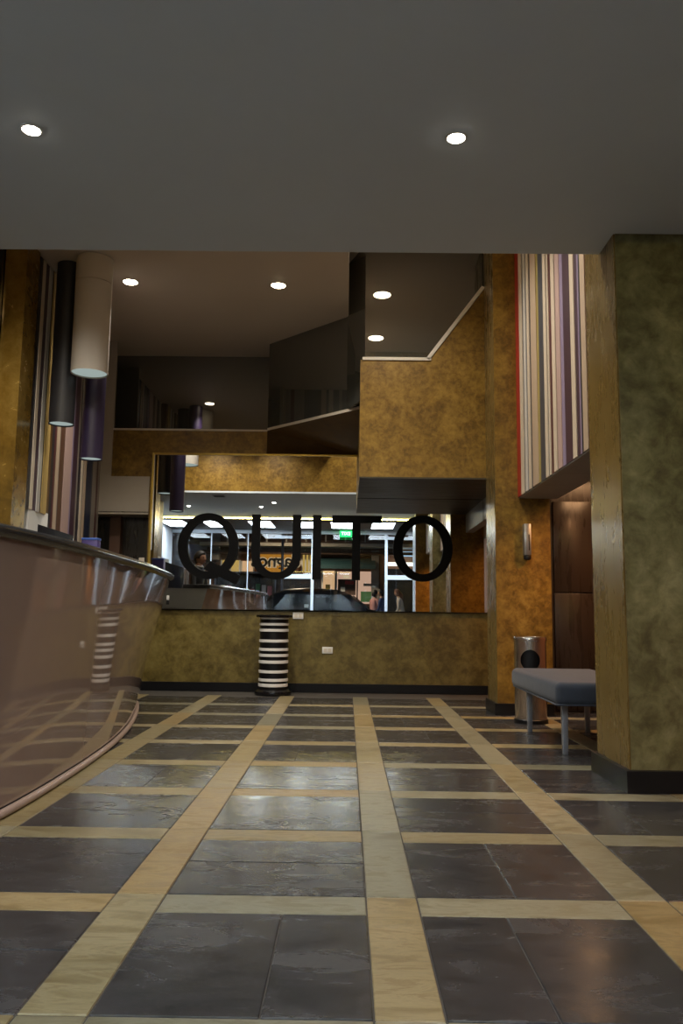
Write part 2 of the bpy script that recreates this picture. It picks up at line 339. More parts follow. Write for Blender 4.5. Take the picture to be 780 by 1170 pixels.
# build the U as quads between the inner and the outer line
inner = [(xl+t, zt)]+out[2:23]+[(xr-t, zt)]; outer = [(xl, zt)]+list(reversed(out[25:46]))+[(xr, zt)]
n = len(inner); vs_ = []
for (a, b_) in zip(inner, outer): vs_ += [(a[0], 0, a[1]), (b_[0], 0, b_[1]), (a[0], .022, a[1]), (b_[0], .022, b_[1])]
fs_ = [(0, 1, 3, 2), (4*(n-1), 4*(n-1)+2, 4*(n-1)+3, 4*(n-1)+1)]
for i in range(n-1):
    a, b_ = 4*i, 4*i+4; fs_ += [(a, b_, b_+1, a+1), (a+2, a+3, b_+3, b_+2), (a, a+2, b_+2, b_), (a+1, b_+1, b_+3, a+3)]
u.add(vs_, fs_); obj('letter', u, 'letter_black', sign)
obj('letter', box((lx(357), 0, zb), (lx(366.5), .022, zt)), 'letter_black', sign)
tm = MB(); tm.box((lx(379), 0, zt-.082), (lx(436), .022, zt)).box((lx(402), 0, zb), (lx(411.5), .022, zt-.082)); obj('letter', tm, 'letter_black', sign)
obj('letter', ring((lx(449)+lx(517))/2, zc, (lx(517)-lx(449))/2, rz_, .104, .082), 'letter_black', sign)
cl = thing('hanging_clip', (-1.975, YM-.02, .93), 'tiny black clip with a white top at the mirror corner', 'clip')
obj('clip_body', box((-.010, -.01, 0), (.010, .01, .05)), 'black', cl, bevel=.003); obj('clip_top', box((-.010, -.01, .05), (.010, .01, .10)), 'white', cl, bevel=.003)
# sockets
for (px, py, lb) in ((340.5, 703.5, 'white wall socket just right of the striped pedestal top'), (374, 743, 'white wall socket halfway up the gold wall under the mirror')):
    c = onY(px, py, YW-.012); s_ = thing('wall_socket', (c.x, YW-.012, c.z), lb, 'socket', 'sockets on the back wall')
    obj('cover_plate', box((-.058, -.012, -.036), (.058, 0, .036)), 'white', s_, bevel=.004)
    obj('outlet', box((-.04, -.015, -.02), (-.004, -.012, .02)), 'trim_cream', s_); obj('outlet', box((.004, -.015, -.02), (.04, -.012, .02)), 'trim_cream', s_)
# ================================================================== UPPER STOREY: parapets and smoked glass
def quadslab(p, q, z0, z1, th=.02):           # vertical slab between plan points p and q
    p, q = Vector(p), Vector(q); d = (q-p).normalized(); nrm = Vector((d.y, -d.x))*th
    m_ = MB(); v = [(*p, z0), (*q, z0), (*(q-nrm), z0), (*(p-nrm), z0), (*p, z1), (*q, z1), (*(q-nrm), z1), (*(p-nrm), z1)]
    return m_.add(v, [(3,2,1,0),(4,5,6,7),(0,1,5,4),(1,2,6,5),(2,3,7,6),(3,0,4,7)])
A_, B_, D_ = (-.93, 9.05), (.07, 8.06), (.10, 7.66)
struct('wall_upper_side', box((-.93, 9.1, 2.9), (-.90, 9.6, 3.94)), 'dark_soffit')
struct('window_1', quadslab((-2.92, 9.55), (-.93, 9.55), 2.90, 3.93), 'smoked_glass', 'smoked glass of the upper storey over the mirror')
w2 = struct('window_2', quadslab((-.93, 9.07), (.105, 8.045), 2.93, 3.93), 'smoked_glass', 'angled smoked glass pane beside the gallery box')
struct('window_4', quadslab((-.03, 8.17), (.145, 7.70), 2.93, 4.5), 'smoked_glass', 'narrow smoked glass return of the gallery box')
struct('trim_1', box((-2.68, YW-.01, 2.895), (-.93, 9.55, 2.915)), 'trim_cream')
tr = quadslab((-.93, 9.045), (.10, 8.02), 2.905, 2.935, .035); struct('trim_2', tr, 'trim_cream')
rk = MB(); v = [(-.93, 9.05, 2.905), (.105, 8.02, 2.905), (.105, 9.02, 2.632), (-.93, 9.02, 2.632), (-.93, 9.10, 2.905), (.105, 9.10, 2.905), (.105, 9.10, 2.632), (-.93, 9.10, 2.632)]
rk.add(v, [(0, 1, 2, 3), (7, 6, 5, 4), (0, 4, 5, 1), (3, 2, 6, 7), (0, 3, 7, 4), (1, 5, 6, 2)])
struct('wall_raked', rk, 'brown_plaster', 'sloping underside of the angled gallery, its shade painted as dark brown')  # faces down; the shade on it is painted as dark brown
YB = 7.65
gb = MB()
poly = [(.10, 2.15), (1.31, 2.15), (1.31, 4.03), (.77, 3.30), (.10, 3.30)]
gb.prism(poly, 'y', YB, YB+.12)
struct('wall_gallery', gb, 'gold', 'gold mottled front of the projecting gallery box')
struct('wall_gallery_side', box((.10, YB+.12, 2.15), (.20, YM+.05, 2.90)), 'gold')
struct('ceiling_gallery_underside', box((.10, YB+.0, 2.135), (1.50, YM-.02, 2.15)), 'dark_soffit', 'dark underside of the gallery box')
struct('window_3', box((.145, YB+.05, 3.29), (1.31, YB+.07, 4.5)), 'smoked_glass', 'smoked glass above the gallery box')
tt = MB()
def bar2(p, q, wdt, y0, y1):
    p, q = Vector(p), Vector(q); d = (q-p).normalized(); nn = Vector((-d.y, d.x))*wdt
    tt.prism([p, q, q+nn, p+nn], 'y', y0, y1)
bar2((.12, 3.295), (.785, 3.295), .03, YB-.012, YB+.05); bar2((.765, 3.30), (1.31, 4.035), .035, YB-.012, YB+.05)
struct('trim_3', tt, 'trim_cream')
# ================================================================== RIGHT SIDE
CX0, CX1, CY0, CY1 = 1.305, 1.73, 7.19, 7.65
struct('wall_column', MB().box((CX0+.004, CY0, 0), (CX1+.06, CY0+.02, 4.5)).box((CX0+.012, CY0+.02, 0), (CX1, CY1, 4.5)), 'gold', 'gold mottled column carrying the gallery box')
struct('trim_4', box((CX0, CY0+.004, 0), (CX0+.012, CY1, 4.5)), 'gold_streak')
struct('baseboard_column', MB().box((CX0-.025, CY0-.025, 0), (CX1+.06, CY0, .10)).box((CX0-.025, CY0, 0), (CX0, CY1, .10)), 'black')
pp = MB().box((1.40, 4.12, 0), (2.08, 4.64, 4.5))
struct('wall_pillar', pp, 'olive', 'olive mottled pillar at the right foreground')
struct('trim_5', box((1.392, 4.125, .10), (1.40, 4.64, 4.5)), 'gold_streak', 'brushed gold side of the foreground pillar')
struct('baseboard_pillar', MB().box((1.365, 4.085, 0), (2.11, 4.12, .105)).box((1.365, 4.12, 0), (1.40, 4.675, .105)).box((1.40, 4.64, 0), (2.11, 4.675, .105)), 'black')
# striped bulkhead (each stripe a slat)
def slat_panel(root, X, edges, z0, z1, side):
    """edges: list of (Y0, Y1, colour)"""
    for j, (y0, y1, c) in enumerate(edges):
        dep = .012 if c in ('cream', 'white', 'beige', 'pink', 'red', 'gold') else .006
        y0, y1 = min(y0, y1), max(y0, y1)
        x0, x1 = (X-dep, X) if side < 0 else (X, X+dep)
        o = obj('slat', box((x0, -(y1-y0)/2, z0), (x1, (y1-y0)/2, z1)), 'slat_'+c, root, (0, (y0+y1)/2, 0))
XB = 1.52
bk = struct('wall_striped_right', box((XB, 4.64, 1.89), (1.86, 7.19, 4.5)), 'grey_panel', 'striped bulkhead of coloured slats beside the gold column')
seq = [(152, 172, 'red'), (172, 183, 'cream'), (183, 188, 'dark'), (188, 195.5, 'white'), (195.5, 200, 'navy'), (200, 208.5, 'cream'), (208.5, 215, 'dark'), (215, 235, 'beige'), (235, 242, 'olive'),
       (242, 262, 'slate'), (262, 272, 'cream'), (272, 276, 'dark'), (276, 281, 'cream'), (281, 292, 'maroon'), (292, 304, 'cream'), (304, 308, 'maroon'), (308, 322, 'pink'), (322, 333, 'lav'), (333, 362, 'plum'),
       (362, 376, 'cream'), (376, 387, 'plum'), (387, 392, 'lav'), (392, 401, 'dark'), (401, 418, 'beige'), (418, 425, 'maroon'), (425, 431, 'cream')]
ed = [(onX(540+a/3.25, 300, XB).y, onX(540+b_/3.25, 300, XB).y, c) for a, b_, c in seq]
ylast = ed[-1][1]
k = 0
while ylast > 4.70:
    wd = [.05, .03, .07, .04][k % 4]; c = ['plum', 'cream', 'slate', 'beige', 'maroon', 'lav'][k % 6]; ed.append((ylast, max(4.66, ylast-wd), c)); ylast -= wd; k += 1
slat_panel(bk, XB, ed, 1.90, 4.48, -1)
bk2 = struct('wall_striped_entrance', box((1.62, 1.25, 2.1), (1.95, 3.25, ZS)), 'grey_panel', 'striped bulkhead near the entrance, seen in the mirror')
random.seed(3); yy = 1.27; e2 = []
while yy < 3.15:
    wd = random.choice([.03, .05, .08, .11]); e2.append((yy, yy+wd, random.choice(['cream', 'plum', 'white', 'slate', 'beige', 'lav', 'dark', 'pink']))); yy += wd
slat_panel(bk2, 1.62, e2, 2.11, ZS-.01, -1)
struct('wall_entrance_column', box((1.40, .55, 0), (2.0, 1.20, 2.955)), 'gold', 'gold column by the entrance, seen in the mirror')
struct('trim_6', box((1.392, .55, 0), (1.40, 1.20, 2.94)), 'alu_white')  # pale strip painted for the bluish light on the column's left side
# grey side bulkhead under the gallery, next to the mirror
struct('wall_gallery_bulkhead', MB().box((1.50, CY1, 1.90), (1.60, 8.30, 2.14)).box((1.50, 8.306, 1.90), (1.60, YM-.02, 2.14)), 'grey_panel', 'grey panelled bulkhead under the gallery, seen in the mirror')
# corridor behind
struct('wall_right', box((3.3, -2.2, 0), (3.4, 9.75, 4.58)), 'brick_wall', 'warm brown corridor wall at the far right')
struct('wall_corridor_upper', MB().box((2.08, 4.70, 2.12), (3.3, 4.80, 4.5)).box((1.86, 4.80, 2.2), (1.90, 9.75, 4.5)), 'gold', 'gold wall over the corridor opening')
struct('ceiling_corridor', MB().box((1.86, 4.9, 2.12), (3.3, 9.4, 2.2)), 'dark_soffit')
d2 = struct('door_2', box((1.80, 7.46, 0), (2.85, 7.52, 2.12)), 'dark_wood', 'dark brown lift door in the corridor recess')
obj('door_panel', box((1.88, 7.44, .02), (2.255, 7.46, 1.06)), 'dark_wood', d2, bevel=.004); obj('door_panel', box((1.88, 7.44, 1.07), (2.255, 7.46, 1.90)), 'dark_wood', d2, bevel=.004)
obj('door_panel', box((2.27, 7.44, .02), (2.80, 7.46, 1.90)), 'dark_wood', d2, bevel=.004)
WARM = (1, .48, .20)
lt = thing('corridor_light', (2.20, 7.10, 2.12), 'glowing warm ceiling light just visible above the lift door', 'ceiling light')
obj('lamp_frame', box((-.2, -.22, -.012), (.2, .22, 0)), 'white', lt); obj('diffuser', box((-.18, -.20, -.016), (.18, .20, -.012)), 'corridor_glow', lt)
def downlight(x, y, z, label, color, energy, r=.055, group='recessed ceiling spots', glowm='spot_glow', cone=130, size=.04):
    t = thing('downlight', (x, y, z), label, 'downlight', group)
    obj('trim_ring', MB().lathe([(r+.010, 0), (r+.010, -.004), (r+.003, -.006), (r, -.003), (r, 0)], n=28, cap=False), 'white', t)
    obj('bulb', MB().lathe([(r*.96, -.001), (r*.96, -.005), (r*.5, -.012), (.005, -.014)], n=24), glowm, t)
    lamp('spot_lamp', t, 'SPOT', energy*S*S, color, (0, 0, -.03), size, cone, .7)
    return t
NEUT = (1, .92, .80)
downlight(2.28, 6.40, 2.12, 'warm corridor spot hidden behind the striped bulkhead', WARM, E_CORR, glowm='corridor_glow', cone=150)
downlight(2.10, 1.75, 2.1, 'warm spot over the entrance column, seen in the mirror', WARM, E_CORR*.8, glowm='corridor_glow', cone=150)
downlight(2.45, 8.30, 2.12, 'warm corridor spot seen at the right edge of the mirror', WARM, E_CORR, glowm='corridor_glow', cone=150)
a = onZ(36, 148, ZS); downlight(a.x, a.y, ZS, 'recessed spot at the upper left of the dropped ceiling', (1, .96, .90), E_SOFFIT, .036)
a = onZ(521, 157, ZS); downlight(a.x, a.y, ZS, 'recessed spot at the upper right of the dropped ceiling', (1, .96, .90), E_SOFFIT, .036)
downlight(-1.66, 2.62, ZS, 'small spot above the letter U in the mirror', (1, .96, .90), E_SOFFIT, .036); downlight(-3.05, 2.62, ZS, 'small spot above the letter Q in the mirror', (1, .96, .90), E_SOFFIT, .036)
a = onZ(149, 322, 3.93); downlight(a.x, a.y, 3.93, 'bright round spot in the upper ceiling beside the pale pendant', NEUT, E_UPPER, .066, 'upper ceiling spots', 'warm_spot_glow', 105)
a = onZ(318, 326, 3.93); downlight(a.x, a.y, 3.93, 'bright round spot in the middle of the upper ceiling', NEUT, E_UPPER, .066, 'upper ceiling spots', 'warm_spot_glow', 105)
downlight(-2.32, 5.15, 3.93, 'upper spot over the counter, left of the two hidden by the dropped ceiling', NEUT, E_UPPER, .058, 'upper ceiling spots', 'warm_spot_glow', 140)
downlight(-1.30, 5.15, 3.93, 'upper spot right of the counter, right of the two hidden by the dropped ceiling', NEUT, E_UPPER*.7, .058, 'upper ceiling spots', 'warm_spot_glow', 140)
downlight(.36, 6.42, 4.5, 'upper of the two lights reflected in the gallery glass', NEUT, E_UPPER, .10, 'gallery ceiling spots', 'warm_spot_glow')
downlight(.34, 4.95, 4.5, 'lower of the two lights reflected in the gallery glass', NEUT, E_UPPER, .10, 'gallery ceiling spots', 'warm_spot_glow')
vt = thing('air_vent', (-2.25, 4.0, ZS), 'small slotted air vent in the ceiling above the Q in the mirror', 'vent')
obj('vent_frame', box((-.11, -.11, -.008), (.11, .11, 0)), 'leg_grey', vt)
for k in range(4): obj('slat', box((-.09, -.085+k*.047, -.012), (.09, -.06+k*.047, -.008)), 'black', vt)
# wall fixture on the gold column
sc = onY(600, 618, CY0)
fx = thing('wall_fixture', (sc.x+.005, CY0, sc.z), 'slim silver wall fixture with black knob on the gold column', 'wall fixture')
obj('fixture_body', box((-.030, -.075, -.13), (.030, 0, .145)), 'brushed', fx, bevel=.004); obj('slot', box((.008, -.077, -.09), (.016, -.074, .05)), 'black', fx)
obj('knob', MB().lathe([(.012, -.175), (.030, -.168), (.034, -.150), (.030, -.132), (.012, -.128)], (0, -.045), 20), 'black', fx)
# ================================================================== TRASH BIN
tb = thing('waste_bin', (1.49, 6.72, 0), 'round stainless steel waste bin with oval opening by the gold column', 'waste bin')
shell = MB(); R0 = .128; n = 96
shell.lathe([(R0, .03), (R0, .655), (R0-.004, .655), (R0-.004, .03), (R0, .03)], n=n, cap=False)
me = shell.mesh('bin_body', 'steel', smooth=False); bo = link('bin_body', me, tb)
cut_mb = MB(); a0 = []
th = math.atan2(-6.72, -1.49); ux, uy = math.cos(th), math.sin(th); vx, vy = -uy, ux
vs_ = []; NN = 40
for t_ in (.05, .3):
    for i in range(NN):
        an = 2*math.pi*i/NN; cc, ss = .076*math.cos(an), .082*math.sin(an)
        vs_.append((1.49*0+ux*t_+vx*cc, uy*t_+vy*cc, .500+ss))
cut_mb.add(vs_, [tuple(range(NN-1, -1, -1)), tuple(range(NN, 2*NN))]+[(i, (i+1) % NN, NN+(i+1) % NN, NN+i) for i in range(NN)])
cut = link('cutter', cut_mb.mesh('cutter', 'black', smooth=False), tb)
md = bo.modifiers.new('b', 'BOOLEAN'); md.object = cut; md.operation = 'DIFFERENCE'; md.solver = 'EXACT'
bpy.context.view_layer.update()
dg = bpy.context.evaluated_depsgraph_get(); nm = bpy.data.meshes.new_from_object(bo.evaluated_get(dg)); bo.modifiers.clear(); bo.data = nm
for p in nm.polygons: p.use_smooth = True
nm.set_sharp_from_angle(angle=math.radians(35))
bpy.data.objects.remove(cut)
obj('inner_liner', MB().lathe([(.112, .05), (.112, .62)], n=32), 'black', tb)
obj('top_rim', MB().lathe([(R0+.003, .650), (R0+.006, .668), (R0, .682), (R0-.02, .684), (R0-.025, .670), (.02, .664)], n=64), 'steel', tb)
obj('base_ring', MB().lathe([(R0+.006, 0), (R0+.006, .028), (R0, .034)], n=64), 'black', tb)
# ================================================================== BENCH
bn = thing('bench', (1.585, 5.72, 0), 'low bench with blue grey velvet seat behind the olive pillar', 'bench')
st = MB(); nx, ny = 12, 16; hx, hy, z0, z1 = .315, .69, .312, .452
bm_seat = box((-hx, -hy, z0), (hx, hy, z1)); obj('seat', bm_seat, 'blue_velvet', bn, bevel=.04, seg=5)
pip = MB(); zz = z0+.004; pip.tube([(-hx+.02, -hy+.005, zz), (hx-.02, -hy+.005, zz), (hx-.005, hy-.02, zz), (-hx+.02, hy-.005, zz), (-hx+.005, -hy+.02, zz)], .006, 8, closed=True); obj('piping', pip, 'blue_velvet', bn)
for (ax_, ay_) in ((-.225, -.52), (.215, -.52), (-.225, .46), (.20, .46)):
    lg = MB(); v = []
    for (hw, z) in ((.016, 0), (.020, .318)): v += [(ax_-hw, ay_-hw, z), (ax_+hw, ay_-hw, z), (ax_+hw, ay_+hw, z), (ax_-hw, ay_+hw, z)]
    lg.add(v, [(3,2,1,0),(4,5,6,7),(0,1,5,4),(1,2,6,5),(2,3,7,6),(3,0,4,7)]); obj('leg', lg, 'leg_grey', bn, bevel=.003)
# ================================================================== STRIPED PEDESTAL
pc = onY(313.5, 705, 8.72)
pd = thing('striped_pedestal', (pc.x, 8.72, 0), 'black and white striped round pedestal against the back wall', 'pedestal')
obj('core', MB().lathe([(.150, .05), (.150, .80)], n=40), 'black', pd)
for (a, b_) in ((105, 125), (155, 176), (203, 226), (290, 313), (360, 383), (408, 431), (460, 485), (540, 564), (608, 632), (650, 676)):
    za, zb_ = onY(313, 690+b_/7.09, 8.58).z, onY(313, 690+a/7.09, 8.58).z
    obj('white_band', MB().lathe([(.150, za), (.156, za+.002), (.156, zb_-.002), (.150, zb_)], n=40), 'white', pd)
obj('top_plate', MB().lathe([(.19, .805), (.195, .812), (.195, .826), (.19, .832)], n=40), 'black_gloss', pd)
obj('collar', MB().lathe([(.155, .795), (.155, .806)], n=40), 'black', pd)
obj('base_plate', MB().lathe([(.19, 0), (.195, .012), (.19, .035), (.165, .055), (.155, .06)], n=40), 'black_gloss', pd)
# ================================================================== RECEPTION COUNTER
base = [(-1.62, 1.9), (-1.47, 2.6), (-1.42, 3.2), (-1.405, 3.7), (-1.42, 4.3), (-1.445, 4.8), (-1.485, 5.3), (-1.57, 5.95), (-1.68, 6.55), (-1.80, 7.1), (-1.93, 7.6), (-2.04, 7.86)]
top = [(-1.66, 1.9), (-1.52, 2.6), (-1.46, 3.2), (-1.425, 3.7), (-1.41, 4.3), (-1.425, 4.8), (-1.445, 5.3), (-1.48, 5.95), (-1.53, 6.55), (-1.585, 7.1), (-1.655, 7.6), (-1.74, 7.86)]
def smooth_curve(pts, n=6):
    out = []
    P = [pts[0]]+pts+[pts[-1]]
    for i in range(1, len(P)-2):
        for j in range(n):
            t = j/n; a, b_, c, d = [Vector(P[i+q]) for q in (-1, 0, 1, 2)]
            out.append(.5*((2*b_)+(c-a)*t+(2*a-5*b_+4*c-d)*t*t+(3*b_-a-3*c+d)*t**3))
    out.append(Vector(pts[-1])); return out
bc, tc_ = smooth_curve(base), smooth_curve(top)
rcpt = thing('reception_counter', (-1.8, 5.2, 0), 'curved reception counter with glossy taupe front and dark stone top', 'reception counter')
OX, OY = -1.8, 5.2
CW, ZT = .62, 1.145
def lay(p, dx=0, dy=0): return (p.x-OX+dx, p.y-OY+dy)
fm = MB(); nlev = 8; n = len(bc); vs_ = []
for k in range(nlev+1):
    t = k/nlev
    for i in range(n): p = bc[i].lerp(tc_[i], t); vs_.append((*lay(p), .04+(ZT-.04)*t))
fm.add(vs_, [(k*n+i, k*n+i+1, (k+1)*n+i+1, (k+1)*n+i) for k in range(nlev) for i in range(n-1)])
o_ = len(fm.v)
# inner thickness, back of the front panel
vs2 = []
for k in (0, nlev):
    t = k/nlev
    for i in range(n): p = bc[i].lerp(tc_[i], t); vs2.append((*lay(p, -.06, 0), .04+(ZT-.04)*t))
fm.add(vs2, [(i+1, i, n+i, n+i+1) for i in range(n-1)])
L0 = nlev*n
fm.f += [(L0+i, L0+i+1, o_+n+i+1, o_+n+i) for i in range(n-1)]+[(i+1, i, o_+i, o_+i+1) for i in range(n-1)]; fm.m += [0]*(2*(n-1))
obj('front_panel', fm, 'lacquer', rcpt, angle=60)
# carcass behind the front and the flat end panel facing the mirror
cz = MB(); pl = [lay(p, -.062) for p in bc[1:-1]]+[lay(Vector((-2.62, 7.83))), lay(Vector((-2.62, 7.2)))]+[lay(p, -CW) for p in reversed(bc[1:-8])]
cz.prism(pl, 'z', 0.0, .74); obj('carcass', cz, 'dark_wood', rcpt)
ep = MB(); e0, e1 = bc[-1], tc_[-1]; x0 = -2.75
v = [(e0.x-OX, e0.y-OY, .0), (x0-OX, e0.y-OY, .0), (x0-OX, e0.y-OY, ZT), (e1.x-OX, e0.y-OY, ZT)]
ep.add(v+[(a, b_-.03, c) for a, b_, c in v], [(0, 1, 2, 3), (7, 6, 5, 4), (0, 4, 5, 1), (1, 5, 6, 2), (2, 6, 7, 3), (3, 7, 4, 0)]); obj('end_panel', ep, 'grey_panel', rcpt)
ov = .035
def slab(z0, z1, outw, inw, mb):
    """stone slab following the top line"""
    pts = []
    for i, p in enumerate(tc_):
        a = tc_[max(0, i-1)]; b_ = tc_[min(len(tc_)-1, i+1)]; d = (b_-a).normalized(); nr = Vector((d.y, -d.x)); pts.append((p+nr*outw, p-nr*inw))
    ol = [lay(a) for a, b_ in pts]; il = [lay(b_) for a, b_ in pts]
    return ol, il
ol, il = slab(0, 0, ov, .36, None)
# rounded nose: sections across the slab
sec = [(0, -.0), (.012, -.018), (.022, -.0), (.034, .012), (.046, .006), (.050, -.012)]
sl = MB(); sects = []
prof = [(-.012, 0), (.0, .012), (.004, .026), (.0, .040), (-.012, .052)]
for i, p in enumerate(tc_):
    a = tc_[max(0, i-1)]; b_ = tc_[min(len(tc_)-1, i+1)]; d = (b_-a).normalized(); nr = Vector((d.y, -d.x))
    row = [(*lay(p+nr*(ov+o)), ZT+z) for o, z in prof]+[(*lay(p-nr*.36), ZT+.052), (*lay(p-nr*.36), ZT)]
    sects.append(row)
# rounded end of the slab
pe = tc_[-1]; d = (tc_[-1]-tc_[-2]).normalized(); nr = Vector((d.y, -d.x)); cc = pe-nr*.16
K = len(sects[0])
for row in sects: sl.v += row
for i in range(len(sects)-1):
    for k in range(K): sl.f.append((i*K+k, i*K+(k+1) % K, (i+1)*K+(k+1) % K, (i+1)*K+k)); sl.m.append(0)
sl.f.append(tuple(range(K-1, -1, -1))); sl.m.append(0); sl.f.append(tuple((len(sects)-1)*K+k for k in range(K))); sl.m.append(0)
obj('counter_top', sl, 'granite', rcpt, angle=50)
en = MB(); nose = []
for i in range(13):
    an = math.pi*i/12; rr = .36/2+ov/2; c_ = pe-nr*(.36/2-ov/2); nose.append(lay(c_+nr*(rr*math.cos(an))+d*(rr*.35*math.sin(an))))
en.prism(nose, 'z', ZT+.0005, ZT+.0515); obj('counter_top_end', en, 'granite', rcpt, bevel=.01)
kr = MB()
pts = [(*lay(p, .012), .019) for p in bc]; kr.tube(pts, .018, 12); obj('base_rail', kr, 'rail', rcpt)
kk = MB(); obj('kick_strip', MB().prism([lay(p, -.004) for p in bc]+[lay(p, -.05) for p in reversed(bc)], 'z', 0, .042), 'black', rcpt)
# things behind / on the counter
mo = thing('computer_screen', (-2.42, 6.55, .78), 'black computer screen leaning behind the counter', 'screen')
p_a, p_b, p_c = onY(49, 600, 6.7), onY(79, 620, 6.7), onY(49, 622, 6.7)
mo.location = Vector(((p_a.x+p_b.x)/2, 6.7, .74))*S
wv = (p_b.x-p_a.x)/2
sm = MB(); sm.prism([(-wv-.04, .66), (wv+.03, .66), (wv+.03, p_b.z-.74+.035), (-wv-.04, p_a.z-.74-.01)], 'y', -.012, .012); sm.f = sm.f
sm = MB(); sm.prism([(-wv-.04, .42), (wv+.03, .40), (wv+.03, onY(79, 612, 6.7).z-.74), (-wv-.04, onY(47, 599, 6.7).z-.74)], 'y', -.012, .012); obj('screen_panel', sm, 'screen_black', mo, bevel=.004)
obj('screen_stand', MB().box((-.03, -.02, 0), (.03, .02, .45)).box((-.12, -.09, 0), (.12, .09, .012)), 'black', mo)
wt = struct('trim_7', box((-2.9, 7.18, .74), (-2.3, 7.8, .78)), 'dark_wood')
bd = struct('wall_desk', box((-2.62, 5.9, 0), (-2.05, 7.15, .74)), 'dark_wood', 'dark back desk behind the counter')
pq = onY(104, 622, 7.62); pb = thing('purple_box', (pq.x, 7.62, .78), 'small purple cardboard box standing behind the counter', 'box')
obj('box_body', box((-.075, -.05, 0), (.075, .05, onY(104, 615, 7.62).z-.78-.02)), 'purple_card', pb, bevel=.003); obj('box_lid', box((-.078, -.053, onY(104, 615, 7.62).z-.80), (.078, .053, onY(104, 615, 7.62).z-.78)), 'blue', pb, bevel=.003)
# ================================================================== LEFT WALL
XL = -2.80
wl = struct('wall_left', MB().box((XL-.1, 7.30, 0), (XL, 9.03, 3.94)), 'cream_paint', 'left wall covered with coloured vertical slats')
def lyx(z3): return z3/3.25
lseq = [(172, 190, 'dark'), (190, 197, 'maroon'), (197, 208, 'beige'), (208, 212, 'grey'), (212, 229, 'brown'), (229, 242, 'pink'), (242, 255, 'pink'), (255, 262, 'lav'), (262, 279, 'plum'), (279, 284, 'grey'), (284, 294, 'dark'),
        (294, 301, 'cream'), (301, 305, 'dark'), (305, 313, 'beige'), (313, 318, 'dark'), (318, 334, 'navy'), (334, 339, 'slate'), (339, 354, 'grey'), (354, 359, 'maroon'), (359, 366, 'grey')]
e3 = [(onX(a/3.25, 280+910/3.25, XL).y, onX(b_/3.25, 280+910/3.25, XL).y, c) for a, b_, c in lseq]
e3 = [(max(7.31, a), min(9.02, b_), c) for a, b_, c in e3 if b_ > 7.32 and a < 9.0]
slat_panel(wl, XL, e3, .1, 3.92, 1)
XN = -2.72
wn = struct('wall_left_bulkhead', box((XN-.18, 6.80, 1.72), (XN, 7.30, 3.94)), 'brown_plaster', 'projecting slatted bulkhead beside the left gold column')
nseq = [(100, 112, 'dark'), (112, 122, 'cream'), (122, 137, 'plum'), (137, 149, 'white'), (149, 155, 'dark'), (155, 174, 'gold')]
e4 = [(onX(a/3.25, 280+910/3.25, XN+.01).y, onX(b_/3.25, 280+910/3.25, XN+.01).y, c) for a, b_, c in nseq]
slat_panel(wn, XN, e4, 1.70, 3.92, 1)
struct('wall_left_block', box((XN-.20, 6.84, .74), (XN+.005, 7.29, 1.715)), 'white', 'pale wall block under the slatted bulkhead')
struct('wall_left_column', box((-2.88, 6.45, 0), (-2.70, 6.72, 3.94)), 'gold_gloss', 'brushed gold column behind the counter')
for k in range(4):
    o = struct('trim_%d' % (10+k), box((-2.92-.04*k, 6.40-.03*(k % 2), 0), (-2.885-.04*k, 6.5, 3.94)), 'gold_gloss' if k % 2 else 'black_gloss')
struct('wall_left_front', box((-3.5, 3.2, 0), (-3.4, 9.75, 4.6)), 'gold', 'gold wall behind the reception desk')
struct('wall_entrance_left', MB().box((-4.5, -2.3, 0), (-4.4, 3.2, 3.1)).box((-4.4, 3.15, 0), (-3.4, 3.2, 3.0)), 'pale_wall', 'pale wall at the left of the entrance, seen in the mirror')
# ================================================================== PENDANT LAMPS
def pendant(px, pbot, wpx, Y, mat, label, seam=None):
    c = onY(px, pbot, Y); r = wpx/2*Y/F*1.01; ztop = 3.93
    t = thing('pendant_lamp', (c.x, Y, c.z), label, 'pendant lamp', 'tube pendants over the counter')
    hgt = ztop-c.z
    if seam:
        zs = onY(px, seam, Y).z-c.z
        obj('shade', MB().lathe([(r-.006, .002), (r, 0), (r, zs-.004), (r-.004, zs), (r-.006, zs)], n=48, cap=False), mat, t); obj('upper_tube', MB().lathe([(r-.003, zs+.002), (r, zs+.006), (r, hgt-.01)], n=48, cap=False), mat, t)
    else: obj('shade', MB().lathe([(r-.006, .002), (r, 0), (r, hgt-.01)], n=48, cap=False), mat, t)
    obj('lens', MB().lathe([(.001, .012), (r*.99-.006, .012), (r*.99-.006, .016), (.001, .016)], n=40, cap=False), 'lamp_lens', t)
    obj('canopy', MB().lathe([(r*.8, hgt-.012), (r*.8, hgt)], n=32), mat, t)
    lamp('bulb', t, 'SPOT', 2.2, (.9, 1, .92), (0, 0, -.02), r*.7, 100, .8)
pendant(102, 427, 42, 6.83, 'offwhite_lamp', 'wide off white tube pendant hanging over the counter', 325)
pendant(70, 485, 28.5, 6.95, 'lamp_dark', 'long charcoal tube pendant behind the off white one')
pendant(104, 525, 25, 7.16, 'lamp_purple', 'narrow dark purple tube pendant hanging lowest')
